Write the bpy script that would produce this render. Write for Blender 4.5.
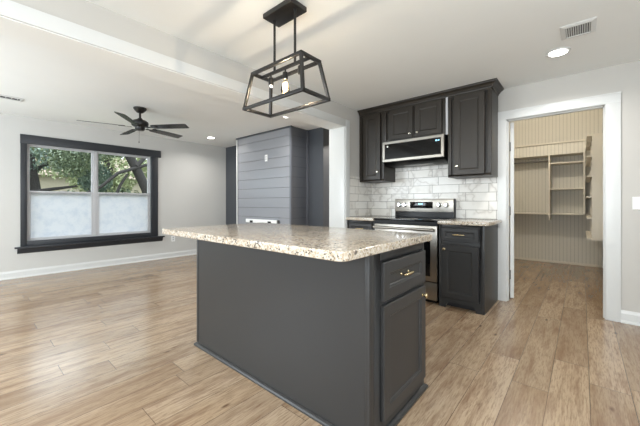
import bpy, bmesh, math, random
from mathutils import Vector, Matrix
random.seed(7)
for o in list(bpy.data.objects): bpy.data.objects.remove(o)
S = bpy.context.scene
COL = S.collection

# ------------------------------------------------------------------ camera
YAW = 40.75
cam = bpy.data.cameras.new('camera'); cam.sensor_width = 36; cam.lens = 304/640*36
cam.shift_y = -10/640; cam.clip_start = 0.02
co = bpy.data.objects.new('camera', cam); COL.objects.link(co)
co.location = (0, 0, 1.10); co.rotation_euler = (math.radians(90), 0, math.radians(YAW))
S.camera = co
# ------------------------------------------------------------------ world / exposure
S.view_settings.view_transform = 'Standard'; S.view_settings.look = 'None'
S.view_settings.gamma = 1; S.view_settings.use_curve_mapping = False
S.view_settings.exposure = 0.36
W = bpy.data.worlds.new('sky'); S.world = W; W.use_nodes = True
nt = W.node_tree; nt.nodes.clear()
bg = nt.nodes.new('ShaderNodeBackground'); wo = nt.nodes.new('ShaderNodeOutputWorld')
# overcast sky: three times brighter at the zenith than at the horizon
tcw = nt.nodes.new('ShaderNodeTexCoord'); sxw = nt.nodes.new('ShaderNodeSeparateXYZ'); mrw = nt.nodes.new('ShaderNodeMapRange')
nt.links.new(tcw.outputs['Generated'], sxw.inputs[0]); nt.links.new(sxw.outputs[2], mrw.inputs[0])
mrw.inputs[3].default_value = 2.0; mrw.inputs[4].default_value = 6.5
nt.links.new(mrw.outputs[0], bg.inputs[1])
bg.inputs[0].default_value = (0.84, 0.92, 1.0, 1)
nt.links.new(bg.outputs[0], wo.inputs[0])

CE = 2.385      # ceiling height
WY = 3.945      # back wall plane
WX = -6.27      # window wall plane
XB, XB2 = -2.382, -2.635   # faces of the wide opening between kitchen and living room

def area_light(name, loc, rot, sx, sy, power, color, shape='RECTANGLE', spread=180):
    l = bpy.data.lights.new(name, 'AREA'); l.shape = shape; l.size = sx; l.size_y = sy
    l.energy = power; l.color = color; l.spread = math.radians(spread)
    o = bpy.data.objects.new(name, l); COL.objects.link(o); o.location = loc; o.rotation_euler = rot
    return o
H = math.pi/2
# added fill lights at assumed, unseen windows behind and right of the camera
area_light('kitchen_fill_light', (-0.5, -2.36, 1.45), (H+.5, 0, 0), 2.6, 1.5, 88, (0.86, 0.94, 1.0))
area_light('living_fill_light', (-4.4, -2.36, 1.45), (H+.5, 0, 0), 2.2, 1.5, 100, (0.84, 0.93, 1.0))
area_light('side_fill_light', (1.98, 0.2, 1.5), (H+.4, 0, H), 2.2, 1.3, 46, (0.88, 0.95, 1.0))

# ------------------------------------------------------------------ mesh helpers
class MB:
    def __init__(s): s.v = []; s.f = []
    def box(s, x0, x1, y0, y1, z0, z1):
        b = len(s.v)
        s.v += [(x, y, z) for z in (z0, z1) for y in (y0, y1) for x in (x0, x1)]
        s.f += [tuple(b+i for i in q) for q in ((0,2,3,1),(4,5,7,6),(0,1,5,4),(2,6,7,3),(0,4,6,2),(1,3,7,5))]
        return s
    def rings(s, rs, cap0=True, cap1=True):
        b = len(s.v); n = len(rs[0])
        for r in rs: s.v += [tuple(p) for p in r]
        for i in range(len(rs)-1):
            for j in range(n):
                k = (j+1) % n
                s.f.append((b+i*n+j, b+i*n+k, b+(i+1)*n+k, b+(i+1)*n+j))
        if cap0: s.f.append(tuple(b+j for j in reversed(range(n))))
        if cap1: s.f.append(tuple(b+(len(rs)-1)*n+j for j in range(n)))
        return s
    def panel(s, org, u, v, w, h, prof, close_back=True):
        """rectangular rings (inset, depth) on a plane: org corner, u/v axes, normal u x v"""
        org, u, v = Vector(org), Vector(u), Vector(v); n = u.cross(v)
        rs = []
        for ins, d in prof:
            rs.append([org+u*a+v*c+n*d for a, c in ((ins, ins), (w-ins, ins), (w-ins, h-ins), (ins, h-ins))])
        return s.rings(rs, close_back, True)
    def frame(s, org, u, v, w, h, prof):
        """open rectangular frame; prof is closed (inset, depth) loop"""
        org, u, v = Vector(org), Vector(u), Vector(v); n = u.cross(v)
        rs = []
        for ins, d in prof:
            rs.append([org+u*a+v*c+n*d for a, c in ((ins, ins), (w-ins, ins), (w-ins, h-ins), (ins, h-ins))])
        rs.append(rs[0])
        return s.rings(rs, False, False)
    def tube(s, pts, r, n=10, caps=True):
        pts = [Vector(p) for p in pts]; rr = r if isinstance(r, (list, tuple)) else [r]*len(pts)
        rs = []; ref = None
        for i, p in enumerate(pts):
            d = (pts[min(i+1, len(pts)-1)]-pts[max(i-1, 0)]).normalized()
            if ref is None:
                ref = d.cross(Vector((0, 0, 1)))
                if ref.length < 1e-3: ref = Vector((1, 0, 0))
            a = (ref-d*ref.dot(d)).normalized(); c = d.cross(a); ref = a
            rs.append([p+(a*math.cos(2*math.pi*j/n)+c*math.sin(2*math.pi*j/n))*rr[i] for j in range(n)])
        return s.rings(rs, caps, caps)
    def lathe(s, o, axis, prof, n=24):
        """prof: (radius, distance along axis)"""
        o, d = Vector(o), Vector(axis).normalized()
        a = d.orthogonal().normalized(); c = d.cross(a)
        rs = [[o+d*t+(a*math.cos(2*math.pi*j/n)+c*math.sin(2*math.pi*j/n))*max(r, 1e-4) for j in range(n)] for r, t in prof]
        return s.rings(rs)
    def prism(s, loop, vec):
        vec = Vector(vec); l = [Vector(p) for p in loop]
        return s.rings([l, [p+vec for p in l]])
    def bar(s, a, b, w, up=(0, 0, 1)):
        a, b = Vector(a), Vector(b); d = (b-a).normalized(); u = Vector(up)
        if abs(d.dot(u)) > .95: u = Vector((1, 0, 0))
        p = d.cross(u).normalized()*w/2; q = d.cross(p).normalized()*w/2
        return s.rings([[a+p+q, a-p+q, a-p-q, a+p-q], [b+p+q, b-p+q, b-p-q, b+p-q]])
    def build(s, name, mat, parent=None, bevel=0, smooth=False, seg=2, angle=30):
        off = Vector((0, 0, 0)); q = parent
        while q is not None: off += q.location; q = q.parent
        if parent is None:   # origin at the base centre
            xs = [p[0] for p in s.v]; ys = [p[1] for p in s.v]; zs = [p[2] for p in s.v]
            off = Vector(((min(xs)+max(xs))/2, (min(ys)+max(ys))/2, min(zs)))
        me = bpy.data.meshes.new(name)
        me.from_pydata([tuple(Vector(p)-off) for p in s.v], [], s.f)
        bm = bmesh.new(); bm.from_mesh(me)
        bmesh.ops.remove_doubles(bm, verts=bm.verts, dist=1e-6)
        bmesh.ops.recalc_face_normals(bm, faces=bm.faces)
        if bevel:
            es = [e for e in bm.edges if len(e.link_faces) == 2 and e.calc_face_angle(0) > math.radians(angle)]
            bmesh.ops.bevel(bm, geom=es, offset=bevel, segments=seg, profile=.6, affect='EDGES', clamp_overlap=True)
        bm.to_mesh(me); bm.free()
        if smooth or bevel:
            for p in me.polygons: p.use_smooth = True
            me.set_sharp_from_angle(angle=math.radians(35))
        me.materials.append(mat)
        o = bpy.data.objects.new(name, me); COL.objects.link(o)
        if parent: o.parent = parent
        else: o.location = off
        return o

def thing(name, loc, label, cat, group=None):
    o = bpy.data.objects.new(name, None); COL.objects.link(o); o.location = loc
    o.empty_display_size = .1; return tag(o, label, cat, group)
def tag(o, label, cat, group=None, kind=None):
    o['label'] = label; o['category'] = cat
    if group: o['group'] = group
    if kind: o['kind'] = kind
    return o
def struct(o): o['kind'] = 'structure'; return o

# ------------------------------------------------------------------ materials
def newmat(name):
    m = bpy.data.materials.new(name); m.use_nodes = True
    return m, m.node_tree, m.node_tree.nodes['Principled BSDF']
def srgb(r, g, b):
    f = lambda c: ((c/255+.055)/1.055)**2.4 if c/255 > .04045 else c/255/12.92
    return (f(r), f(g), f(b), 1)
def N(t, kind, **kw):
    n = t.nodes.new(kind)
    for k, v in kw.items(): setattr(n, k, v)
    return n
def mix(t, a, b, fac, mode='MIX'):
    n = t.nodes.new('ShaderNodeMix'); n.data_type = 'RGBA'; n.blend_type = mode
    for s_, v in ((n.inputs[0], fac), (n.inputs[6], a), (n.inputs[7], b)):
        if isinstance(v, bpy.types.NodeSocket): t.links.new(v, s_)
        else: s_.default_value = v
    return n.outputs[2]
def mth(t, op, a, b=0.0, c=None):
    n = t.nodes.new('ShaderNodeMath'); n.operation = op
    for i, v in enumerate((a, b) if c is None else (a, b, c)):
        if isinstance(v, bpy.types.NodeSocket): t.links.new(v, n.inputs[i])
        else: n.inputs[i].default_value = v
    return n.outputs[0]
def ramp(t, fac, stops):
    n = t.nodes.new('ShaderNodeValToRGB'); cr = n.color_ramp
    while len(cr.elements) < len(stops): cr.elements.new(.5)
    for e, (p, c) in zip(cr.elements, stops): e.position = p; e.color = c if len(c) == 4 else (*c, 1)
    t.links.new(fac, n.inputs[0]); return n.outputs[0]
def noise(t, vec, scale, detail=3, rough=.5, w=None):
    n = t.nodes.new('ShaderNodeTexNoise'); n.inputs['Scale'].default_value = scale
    n.inputs['Detail'].default_value = detail; n.inputs['Roughness'].default_value = rough
    t.links.new(vec, n.inputs['Vector'])
    if w is not None:
        n.noise_dimensions = '4D'; t.links.new(w, n.inputs['W'])
    return n.outputs[0]
def world_pos(t): return t.nodes.new('ShaderNodeNewGeometry').outputs['Position']
def sep(t, v):
    n = t.nodes.new('ShaderNodeSeparateXYZ'); t.links.new(v, n.inputs[0]); return n.outputs
def comb(t, x, y, z=0.0):
    n = t.nodes.new('ShaderNodeCombineXYZ')
    for i, v in enumerate((x, y, z)):
        if isinstance(v, bpy.types.NodeSocket): t.links.new(v, n.inputs[i])
        else: n.inputs[i].default_value = v
    return n.outputs[0]
def bump(t, b, h, strength=.2, dist=.01):
    n = t.nodes.new('ShaderNodeBump'); n.inputs['Strength'].default_value = strength
    n.inputs['Distance'].default_value = dist
    t.links.new(h, n.inputs['Height']); t.links.new(n.outputs[0], b.inputs['Normal'])

def paint(name, c, rough=.6, tex=0, spec=.5, scale=180):
    m, t, b = newmat(name)
    p = world_pos(t); nz = noise(t, p, 3.0, 2)
    c2 = tuple(x*.965 for x in c[:3])+(1,)
    t.links.new(mix(t, c, c2, nz), b.inputs['Base Color'])
    b.inputs['Roughness'].default_value = rough; b.inputs['Specular IOR Level'].default_value = spec
    if tex: bump(t, b, noise(t, p, scale, 2), tex, .002)
    return m
def metal(name, c, rough=.3, aniso=False):
    m, t, b = newmat(name)
    b.inputs['Base Color'].default_value = c; b.inputs['Metallic'].default_value = 1
    p = world_pos(t); s = sep(t, p)
    if aniso:
        v = comb(t, mth(t, 'MULTIPLY', s[0], 3), mth(t, 'MULTIPLY', s[1], 3), mth(t, 'MULTIPLY', s[2], 400))
        nz = noise(t, v, 1, 2)
        r = t.nodes.new('ShaderNodeMapRange'); r.inputs[3].default_value = rough-.06; r.inputs[4].default_value = rough+.08
        t.links.new(nz, r.inputs[0]); t.links.new(r.outputs[0], b.inputs['Roughness'])
    else:
        r = t.nodes.new('ShaderNodeMapRange'); r.inputs[3].default_value = rough*.9; r.inputs[4].default_value = rough*1.15
        t.links.new(noise(t, p, 40, 2), r.inputs[0]); t.links.new(r.outputs[0], b.inputs['Roughness'])
    return m
def emit(name, c, st):
    m, t, b = newmat(name)
    b.inputs['Base Color'].default_value = c; b.inputs['Emission Color'].default_value = c
    b.inputs['Emission Strength'].default_value = st
    return m

M = {}
M['wall'] = paint('greige_wall_paint', srgb(195, 194, 190), .65, .08)
M['wall_dimmed'] = paint('greige_wall_paint_dimmed', srgb(188, 185, 179), .65, .08)  # same wall paint, the kitchen's dimmer, warmer light put into the colour
M['ceiling'] = paint('ceiling_paint', srgb(238, 240, 238), .8, .10)
M['white'] = paint('white_trim_paint', srgb(208, 209, 207), .35)
M['charcoal_wall'] = paint('charcoal_wall_paint', srgb(66, 69, 74), .42, .05)
M['cabinet'] = paint('charcoal_cabinet_paint', srgb(46, 46, 46), .38, .03, .4, 90)
M['upper'] = paint('charcoal_cabinet_paint_warm_lit', srgb(44, 39, 33), .38, .03, .4, 90)  # cabinet charcoal with the warm light on the uppers tinted in
M['window_trim'] = paint('black_window_trim_paint', srgb(38, 41, 46), .4)
M['vinyl'] = paint('grey_white_vinyl', srgb(184, 184, 186), .4)
M['black_metal'] = paint('matte_black_metal', srgb(24, 23, 22), .35)
M['fan_blade'] = paint('dark_fan_blade', srgb(22, 22, 22), .25, 0, .6)
M['black'] = paint('black_plastic', srgb(10, 10, 11), .35, 0, .25)
M['dark'] = paint('dark_void', srgb(40, 40, 42), .8)
M['plastic'] = paint('white_plastic', srgb(238, 238, 236), .35)
M['steel'] = metal('brushed_stainless_steel', srgb(158, 153, 145), .3, True)
M['chrome'] = metal('polished_chrome', srgb(225, 225, 225), .12)
M['brass'] = metal('brushed_gold', srgb(205, 188, 150), .25)
M['nickel'] = metal('satin_nickel', srgb(214, 208, 192), .22)
M['hinge'] = metal('dark_nickel_hinge', srgb(110, 108, 104), .35)
m, t, b = newmat('black_glass'); b.inputs['Base Color'].default_value = srgb(9, 9, 10)
b.inputs['Roughness'].default_value = .05; b.inputs['Specular IOR Level'].default_value = .3; M['glass_black'] = m
M['lamp'] = emit('lit_diffuser', (1, .97, .92, 1), 9)
M['bulb'] = emit('lit_filament_bulb', (1, .76, .45, 1), 22)
M['screen'] = emit('blue_display', (.35, .75, 1, 1), .8)
M['concrete'] = paint('foundation', srgb(150, 148, 142), .9)

# floor: wide oak planks along Y
m, t, b = newmat('oak_plank_floor'); M['floor'] = m
s = sep(t, world_pos(t))
v = mth(t, 'ADD', s[0], 0.512+0.182*60)
wn = N(t, 'ShaderNodeTexWhiteNoise', noise_dimensions='1D')
t.links.new(mth(t, 'FLOOR', mth(t, 'DIVIDE', v, .182)), wn.inputs['W'])
u = mth(t, 'ADD', mth(t, 'ADD', s[1], 20.1), mth(t, 'MULTIPLY', wn.outputs['Value'], 1.42))
br = N(t, 'ShaderNodeTexBrick', offset=0.0, offset_frequency=2, squash=1.0)
for k, val in (('Scale', 1), ('Mortar Size', .0015), ('Mortar Smooth', .1), ('Bias', 0), ('Brick Width', 1.42), ('Row Height', .182)):
    br.inputs[k].default_value = val
br.inputs['Color1'].default_value = (0, 0, 0, 1); br.inputs['Color2'].default_value = (1, 1, 1, 1); br.inputs['Mortar'].default_value = (.5, .5, .5, 1)
t.links.new(comb(t, u, v), br.inputs['Vector'])
rnd = mth(t, 'MULTIPLY', br.outputs['Color'], 1.0)
wv = mth(t, 'MULTIPLY', rnd, 37.0)
g1 = noise(t, comb(t, mth(t, 'MULTIPLY', s[0], 24), mth(t, 'MULTIPLY', s[1], 2.6)), 1, 5, .62, wv)
g2 = noise(t, comb(t, mth(t, 'MULTIPLY', s[0], 130), mth(t, 'MULTIPLY', s[1], 13)), 1, 4, .65, wv)
g3 = noise(t, comb(t, mth(t, 'MULTIPLY', s[0], 5), mth(t, 'MULTIPLY', s[1], 1.3)), 1, 2, .5, wv)
tone = ramp(t, rnd, [(0, srgb(136, 114, 90)), (.3, srgb(157, 135, 109)), (.6, srgb(166, 145, 120)), (.8, srgb(153, 134, 111)), (1, srgb(142, 120, 96))])
c = mix(t, tone, srgb(112, 84, 62), ramp(t, g1, [(.45, (0, 0, 0, 1)), (.66, (.8, .8, .8, 1))]))
c = mix(t, c, srgb(180, 161, 136), ramp(t, g3, [(.45, (0, 0, 0, 1)), (.75, (.55, .55, .55, 1))]))
c = mix(t, c, srgb(102, 77, 57), ramp(t, g2, [(.47, (0, 0, 0, 1)), (.66, (.65, .65, .65, 1))]))
vo = N(t, 'ShaderNodeTexVoronoi'); vo.inputs['Scale'].default_value = 1
t.links.new(comb(t, mth(t, 'MULTIPLY', s[0], 6.2), mth(t, 'MULTIPLY', s[1], 2.6)), vo.inputs['Vector'])
kn = ramp(t, mth(t, 'ADD', vo.outputs['Distance'], mth(t, 'MULTIPLY', g2, .09)), [(.075, (.9, .9, .9, 1)), (.135, (0, 0, 0, 1))])
c = mix(t, c, srgb(84, 60, 42), kn)
c = mix(t, c, srgb(78, 60, 46), br.outputs['Fac'])
t.links.new(c, b.inputs['Base Color']); b.inputs['Roughness'].default_value = .22
b.inputs['Specular IOR Level'].default_value = .75
bump(t, b, mth(t, 'SUBTRACT', g2, mth(t, 'MULTIPLY', br.outputs['Fac'], 2)), .06, .002)

# marble subway tile; vertical faces only
def tile_mat(name, axis, off):
    m, t, b = newmat(name); p = world_pos(t); s = sep(t, p)
    u = mth(t, 'ADD', s[axis], off); v = mth(t, 'ADD', s[2], -.914+.104*20)
    br = N(t, 'ShaderNodeTexBrick', offset=.763, offset_frequency=2)
    for k, val in (('Scale', 1), ('Mortar Size', .0026), ('Mortar Smooth', .15), ('Bias', 0), ('Brick Width', .327), ('Row Height', .104)):
        br.inputs[k].default_value = val
    br.inputs['Color1'].default_value = (0, 0, 0, 1); br.inputs['Color2'].default_value = (1, 1, 1, 1)
    t.links.new(comb(t, u, v), br.inputs['Vector'])
    wv = mth(t, 'MULTIPLY', br.outputs['Color'], 23.0)
    base = mix(t, srgb(228, 226, 221), srgb(214, 210, 202), br.outputs['Color'])
    a = noise(t, p, 3.2, 3, .5, wv)
    vein = ramp(t, mth(t, 'ABSOLUTE', mth(t, 'SUBTRACT', a, .5)), [(0, (.55, .55, .55, 1)), (.018, (.15, .15, .15, 1)), (.05, (0, 0, 0, 1))])
    c = mix(t, base, srgb(158, 150, 140), vein)
    c = mix(t, c, srgb(190, 184, 174), ramp(t, noise(t, p, 4, 3, .5, wv), [(.5, (0, 0, 0, 1)), (.75, (.4, .4, .4, 1))]))
    c = mix(t, c, srgb(134, 130, 123), br.outputs['Fac'])
    t.links.new(c, b.inputs['Base Color']); b.inputs['Roughness'].default_value = .25
    bump(t, b, mth(t, 'MULTIPLY', br.outputs['Fac'], -1), .5, .003)
    return m
M['tile_x'] = tile_mat('marble_tile_back', 0, .8155+3.27)
M['tile_y'] = tile_mat('marble_tile_side', 1, .1)

# granite
m, t, b = newmat('speckled_granite'); M['granite'] = m
p = world_pos(t)
a = noise(t, p, 60, 4, .65); d = noise(t, p, 130, 3, .6); e = noise(t, p, 14, 2)
c = mix(t, srgb(194, 185, 171), srgb(168, 154, 134), ramp(t, a, [(.42, (0, 0, 0, 1)), (.6, (1, 1, 1, 1))]))
c = mix(t, c, srgb(198, 194, 186), ramp(t, d, [(.55, (0, 0, 0, 1)), (.62, (.8, .8, .8, 1))]))
v1 = N(t, 'ShaderNodeTexVoronoi'); v1.inputs['Scale'].default_value = 140; t.links.new(p, v1.inputs['Vector'])
sc = sep(t, v1.outputs['Color'])
c = mix(t, c, srgb(152, 134, 112), mth(t, 'MULTIPLY', mth(t, 'GREATER_THAN', sc[1], .76), .8))
c = mix(t, c, srgb(66, 60, 56), mth(t, 'MULTIPLY', mth(t, 'GREATER_THAN', sc[0], .80), mth(t, 'MULTIPLY', mth(t, 'GREATER_THAN', e, .46), .85)))
t.links.new(c, b.inputs['Base Color']); b.inputs['Roughness'].default_value = .13

# shiplap: horizontal grooves
def groove_mat(name, col, axis, pitch, gap, rough, off=0.0, dark=.35, spec=.5):
    m, t, b = newmat(name); p = world_pos(t); s = sep(t, p)
    fr = mth(t, 'FRACT', mth(t, 'DIVIDE', mth(t, 'ADD', s[axis], off+pitch*200), pitch))
    g = mth(t, 'LESS_THAN', fr, gap/pitch)
    c = mix(t, col, tuple(x*dark for x in col[:3])+(1,), g)
    t.links.new(c, b.inputs['Base Color']); b.inputs['Roughness'].default_value = rough
    b.inputs['Specular IOR Level'].default_value = spec
    v = comb(t, s[0], s[1], mth(t, 'MULTIPLY', s[2], 14))
    bump(t, b, mth(t, 'SUBTRACT', mth(t, 'MULTIPLY', noise(t, v, 2.5, 3), .35), g), .25, .003)
    return m
PIT = .174
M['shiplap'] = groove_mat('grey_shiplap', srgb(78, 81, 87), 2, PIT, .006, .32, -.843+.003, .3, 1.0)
M['bead_x'] = groove_mat('beadboard_along_x', srgb(200, 196, 184), 0, .052, .006, .6, 0, .62)
M['bead_y'] = groove_mat('beadboard_along_y', srgb(200, 196, 184), 1, .052, .006, .6, 0, .62)
M['shelf'] = paint('closet_shelf_paint', srgb(206, 199, 184), .5)

# glass and film
m, t, b = newmat('clear_window_glass'); t.nodes.remove(b)
gl = N(t, 'ShaderNodeBsdfGlossy'); gl.inputs['Roughness'].default_value = .02
tr = N(t, 'ShaderNodeBsdfTransparent'); tr.inputs[0].default_value = (.92, .95, .94, 1)
fr = N(t, 'ShaderNodeFresnel'); fr.inputs[0].default_value = 1.12
mx = N(t, 'ShaderNodeMixShader'); t.links.new(fr.outputs[0], mx.inputs[0]); t.links.new(tr.outputs[0], mx.inputs[1]); t.links.new(gl.outputs[0], mx.inputs[2])
t.links.new(mx.outputs[0], t.nodes['Material Output'].inputs[0]); M['glass'] = m
m, t, b = newmat('frosted_window_film'); t.nodes.remove(b)
p = world_pos(t)
f1 = noise(t, p, 9, 5, .7)
cc = mix(t, (.66, .67, .68, 1), (.50, .54, .59, 1), ramp(t, f1, [(.45, (0, 0, 0, 1)), (.75, (.8, .8, .8, 1))]))
tl = N(t, 'ShaderNodeBsdfTranslucent'); t.links.new(cc, tl.inputs[0])
df = N(t, 'ShaderNodeBsdfDiffuse'); t.links.new(cc, df.inputs[0])
mx = N(t, 'ShaderNodeMixShader'); mx.inputs[0].default_value = .3
t.links.new(tl.outputs[0], mx.inputs[1]); t.links.new(df.outputs[0], mx.inputs[2])
t.links.new(mx.outputs[0], t.nodes['Material Output'].inputs[0]); M['frost'] = m
m, t, b = newmat('bulb_glass'); t.nodes.remove(b)
gl = N(t, 'ShaderNodeBsdfGlossy'); gl.inputs['Roughness'].default_value = .02
tr = N(t, 'ShaderNodeBsdfTransparent'); tr.inputs[0].default_value = (1, .95, .86, 1)
fr = N(t, 'ShaderNodeFresnel'); fr.inputs[0].default_value = 1.4
mx = N(t, 'ShaderNodeMixShader'); t.links.new(fr.outputs[0], mx.inputs[0]); t.links.new(tr.outputs[0], mx.inputs[1]); t.links.new(gl.outputs[0], mx.inputs[2])
t.links.new(mx.outputs[0], t.nodes['Material Output'].inputs[0]); M['bulb_glass'] = m
# garden
def leafmat(name, c1, c2):
    m, t, b = newmat(name); p = world_pos(t)
    c = mix(t, c1, c2, ramp(t, noise(t, p, 6, 3), [(.35, (0, 0, 0, 1)), (.65, (1, 1, 1, 1))]))
    t.links.new(c, b.inputs['Base Color']); b.inputs['Roughness'].default_value = .5
    return m
M['leaf1'] = leafmat('oak_leaves', srgb(58, 70, 50), srgb(116, 124, 96))
M['leaf2'] = leafmat('blue_green_leaves', srgb(60, 74, 66), srgb(124, 138, 122))
M['leaf3'] = leafmat('yellow_green_leaves', srgb(126, 134, 94), srgb(158, 160, 122))
M['bark'] = paint('bark', srgb(48, 44, 42), .9, .6, .3, 30)
M['bark_pale'] = paint('pale_bark', srgb(150, 142, 132), .9, .6, .3, 30)
M['grass'] = leafmat('lawn', srgb(80, 88, 62), srgb(104, 108, 76))
M['siding'] = paint('tan_siding', srgb(140, 130, 112), .8)
M['roof'] = paint('brown_roof', srgb(128, 112, 98), .9)

# ------------------------------------------------------------------ room shell
struct(MB().box(-6.5, 2.15, -2.55, 7.2, -.1, 0).build('floor', M['floor']))
struct(MB().box(-6.5, 2.15, -2.55, WY+.12, CE, CE+.12).build('ceiling', M['ceiling']))
# window wall with its opening
wy0, wy1, wz0, wz1 = .548, 2.335, .50, 2.03
w = MB(); T = .20
w.box(WX-T, WX, -2.55, wy0, 0, CE); w.box(WX-T, WX, wy1, WY+.12, 0, CE)
w.box(WX-T, WX, wy0, wy1, 0, wz0); w.box(WX-T, WX, wy0, wy1, wz1, CE)
struct(w.build('wall_left', M['wall']))
# back wall: living part (charcoal), kitchen part, around the closet door
ox0, ox1, oz = -.636, .164, 2.03
struct(MB().box(WX, -3.31, WY-.02, WY+.12, 0, CE).build('wall_back_living', M['charcoal_wall']))
struct(MB().box(-3.43, -1.6, 6.3, 6.42, 0, CE).box(-3.43, -3.31, WY+.12, 6.3, 0, CE).build('wall_hall', M['charcoal_wall']))
struct(MB().box(-3.5, -1.5, WY+.12, 6.42, CE, CE+.1).build('ceiling_hall', M['ceiling']))
w = MB(); w.box(XB2+.12, ox0-.02, WY, WY+.12, 0, CE); w.box(ox1+.02, 2.15, WY, WY+.12, 0, CE)
w.box(ox0-.02, ox1+.02, WY, WY+.12, oz+.02, CE)
struct(w.build('wall_back', M['wall_dimmed']))
struct(MB().box(2.03, 2.15, -2.55, -.9, 0, CE).box(2.03, 2.15, 1.3, WY, 0, CE).box(2.03, 2.15, -.9, 1.3, 0, .85).box(2.03, 2.15, -.9, 1.3, 2.15, CE).build('wall_right', M['wall']))
w = MB()
for a, b_ in ((-6.5, -5.5), (-3.3, -1.8), (.8, 2.15)): w.box(a, b_, -2.55, -2.43, 0, CE)
for a, b_ in ((-5.5, -3.3), (-1.8, .8)): w.box(a, b_, -2.55, -2.43, 0, .7); w.box(a, b_, -2.55, -2.43, 2.2, CE)
struct(w.build('wall_front', M['wall']))
# beam over the wide opening and the stub wall that carries it
struct(MB().box(XB2, XB, -2.43, 3.27, 2.115, CE).box(XB2, XB, 3.27, WY+.12, 0, CE).box(-1.72, -1.6, WY+.12, 6.3, 0, CE).build('wall_divider', M['wall_dimmed']))
# white casing of the wide opening
w = MB(); w.box(XB, XB+.016, -2.43, 3.268, 2.113, 2.208); w.box(XB, XB+.016, 3.272, 3.36, 0, 2.208)
w.box(XB2-.004, XB+.004, 3.256, 3.269, 0, 2.1145)
w.box(XB2-.02, XB2-.001, -2.43, 3.3, 2.118, 2.208)
struct(MB().box(XB2, XB, -2.43, 3.255, 2.1085, 2.1145).build('trim_6', M['ceiling']))
struct(w.build('trim_1', M['white'], bevel=.003))
# charcoal narrow trim on the living back wall
# closet behind the door
struct(MB().box(-1.42, .52, 7.06, 7.18, 0, 3.02).build('wall_closet_back', M['bead_x']))
struct(MB().box(-1.54, -1.42, WY+.12, 7.18, 0, 3.02).build('wall_closet_left', M['bead_y']))
struct(MB().box(.42, .54, WY+.12, 7.06, 0, 3.02).build('wall_closet_right', M['bead_y']))
struct(MB().box(-1.42, .42, WY+.005, WY+.12, CE+.12, 3.02).build('wall_closet_front', M['wall']))
struct(MB().box(-1.54, .54, WY, 7.18, 3.02, 3.1).build('ceiling_closet', M['ceiling']))
struct(MB().box(-1.42, .42, 7.045, 7.06, 0, .035).build('baseboard_closet', M['shelf'], bevel=.004))

def baseboard(name, x0, x1, y0, y1, normal):
    """profiled baseboard with shoe moulding"""
    prof = [(0, 0), (.026, 0), (.026, .012), (.017, .022), (.014, .024), (.014, .085), (.008, .1), (.004, .113), (0, .113)]
    nx, ny = normal; l = []
    for d, z in prof: l.append((x0+nx*d, y0+ny*d, z))
    return struct(MB().prism(l, (x1-x0, y1-y0, 0)).build(name, M['white']))
baseboard('baseboard_left', WX, WX, -2.43, WY-.02, (1, 0))
baseboard('baseboard_right', .272, 2.03, WY, WY, (0, -1))

# closet door casing and jamb
w = MB(); cw = .102
for x0, x1 in ((ox0-.006-.085, ox0-.006), (ox1+.006, ox1+.006+cw)):
    w.box(x0, x1, WY-.017, WY, 0, oz+.094)
w.box(ox0-.091, ox1+.006+cw, WY-.0175, WY, oz+.004, oz+.096)
w.box(ox0-.093, ox1+.008+cw, WY-.021, WY, oz+.086, oz+.098)
struct(w.build('trim_2', M['white'], bevel=.002))
w = MB(); w.box(ox0-.018, ox0, WY-.004, WY+.122, 0, oz+.018); w.box(ox1, ox1+.018, WY-.004, WY+.122, 0, oz+.018)
w.box(ox0, ox1, WY-.004, WY+.122, oz, oz+.018)
w.box(ox0, ox0+.01, WY+.035, WY+.075, 0, oz); w.box(ox1-.01, ox1, WY+.035, WY+.075, 0, oz); w.box(ox0, ox1, WY+.035, WY+.075, oz-.01, oz)
struct(w.build('trim_3', M['white']))
# door leaf, open into the closet, seen edge-on
ang = math.radians(100.5)
d = MB().box(0, .775, -.036, 0, .012, oz-.006)
for zc, hh in ((.33, .46), (1.15, .86), (1.79, .26)):
    d.panel((.12, -.0365, zc-hh/2), (1, 0, 0), (0, 0, 1), .54, hh, [(0, 0), (.012, .006), (.02, .001)])
dl = MB(); dl.v = [(math.cos(ang)*x-math.sin(ang)*y+ox0+.012, math.sin(ang)*x+math.cos(ang)*y+WY+.128, z) for x, y, z in d.v]; dl.f = d.f
leaf = struct(dl.build('door_1', M['white']))
for z in (.28, 1.01, 1.745):
    h = MB(); h.box(ox0+.001, ox0+.018, WY+.118, WY+.127, z-.05, z+.05)
    h.lathe((ox0+.006, WY+.116, z-.052), (0, 0, 1), [(0.001, 0), (.007, .001), (.007, .103), (.001, .104)], 10)
    # expressed relative to the leaf
    off = leaf.location
    me = bpy.data.meshes.new('hinge'); me.from_pydata([tuple(Vector(q)-off) for q in h.v], [], h.f); me.materials.append(M['hinge'])
    ho = bpy.data.objects.new('hinge', me); COL.objects.link(ho); ho.parent = leaf

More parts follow.
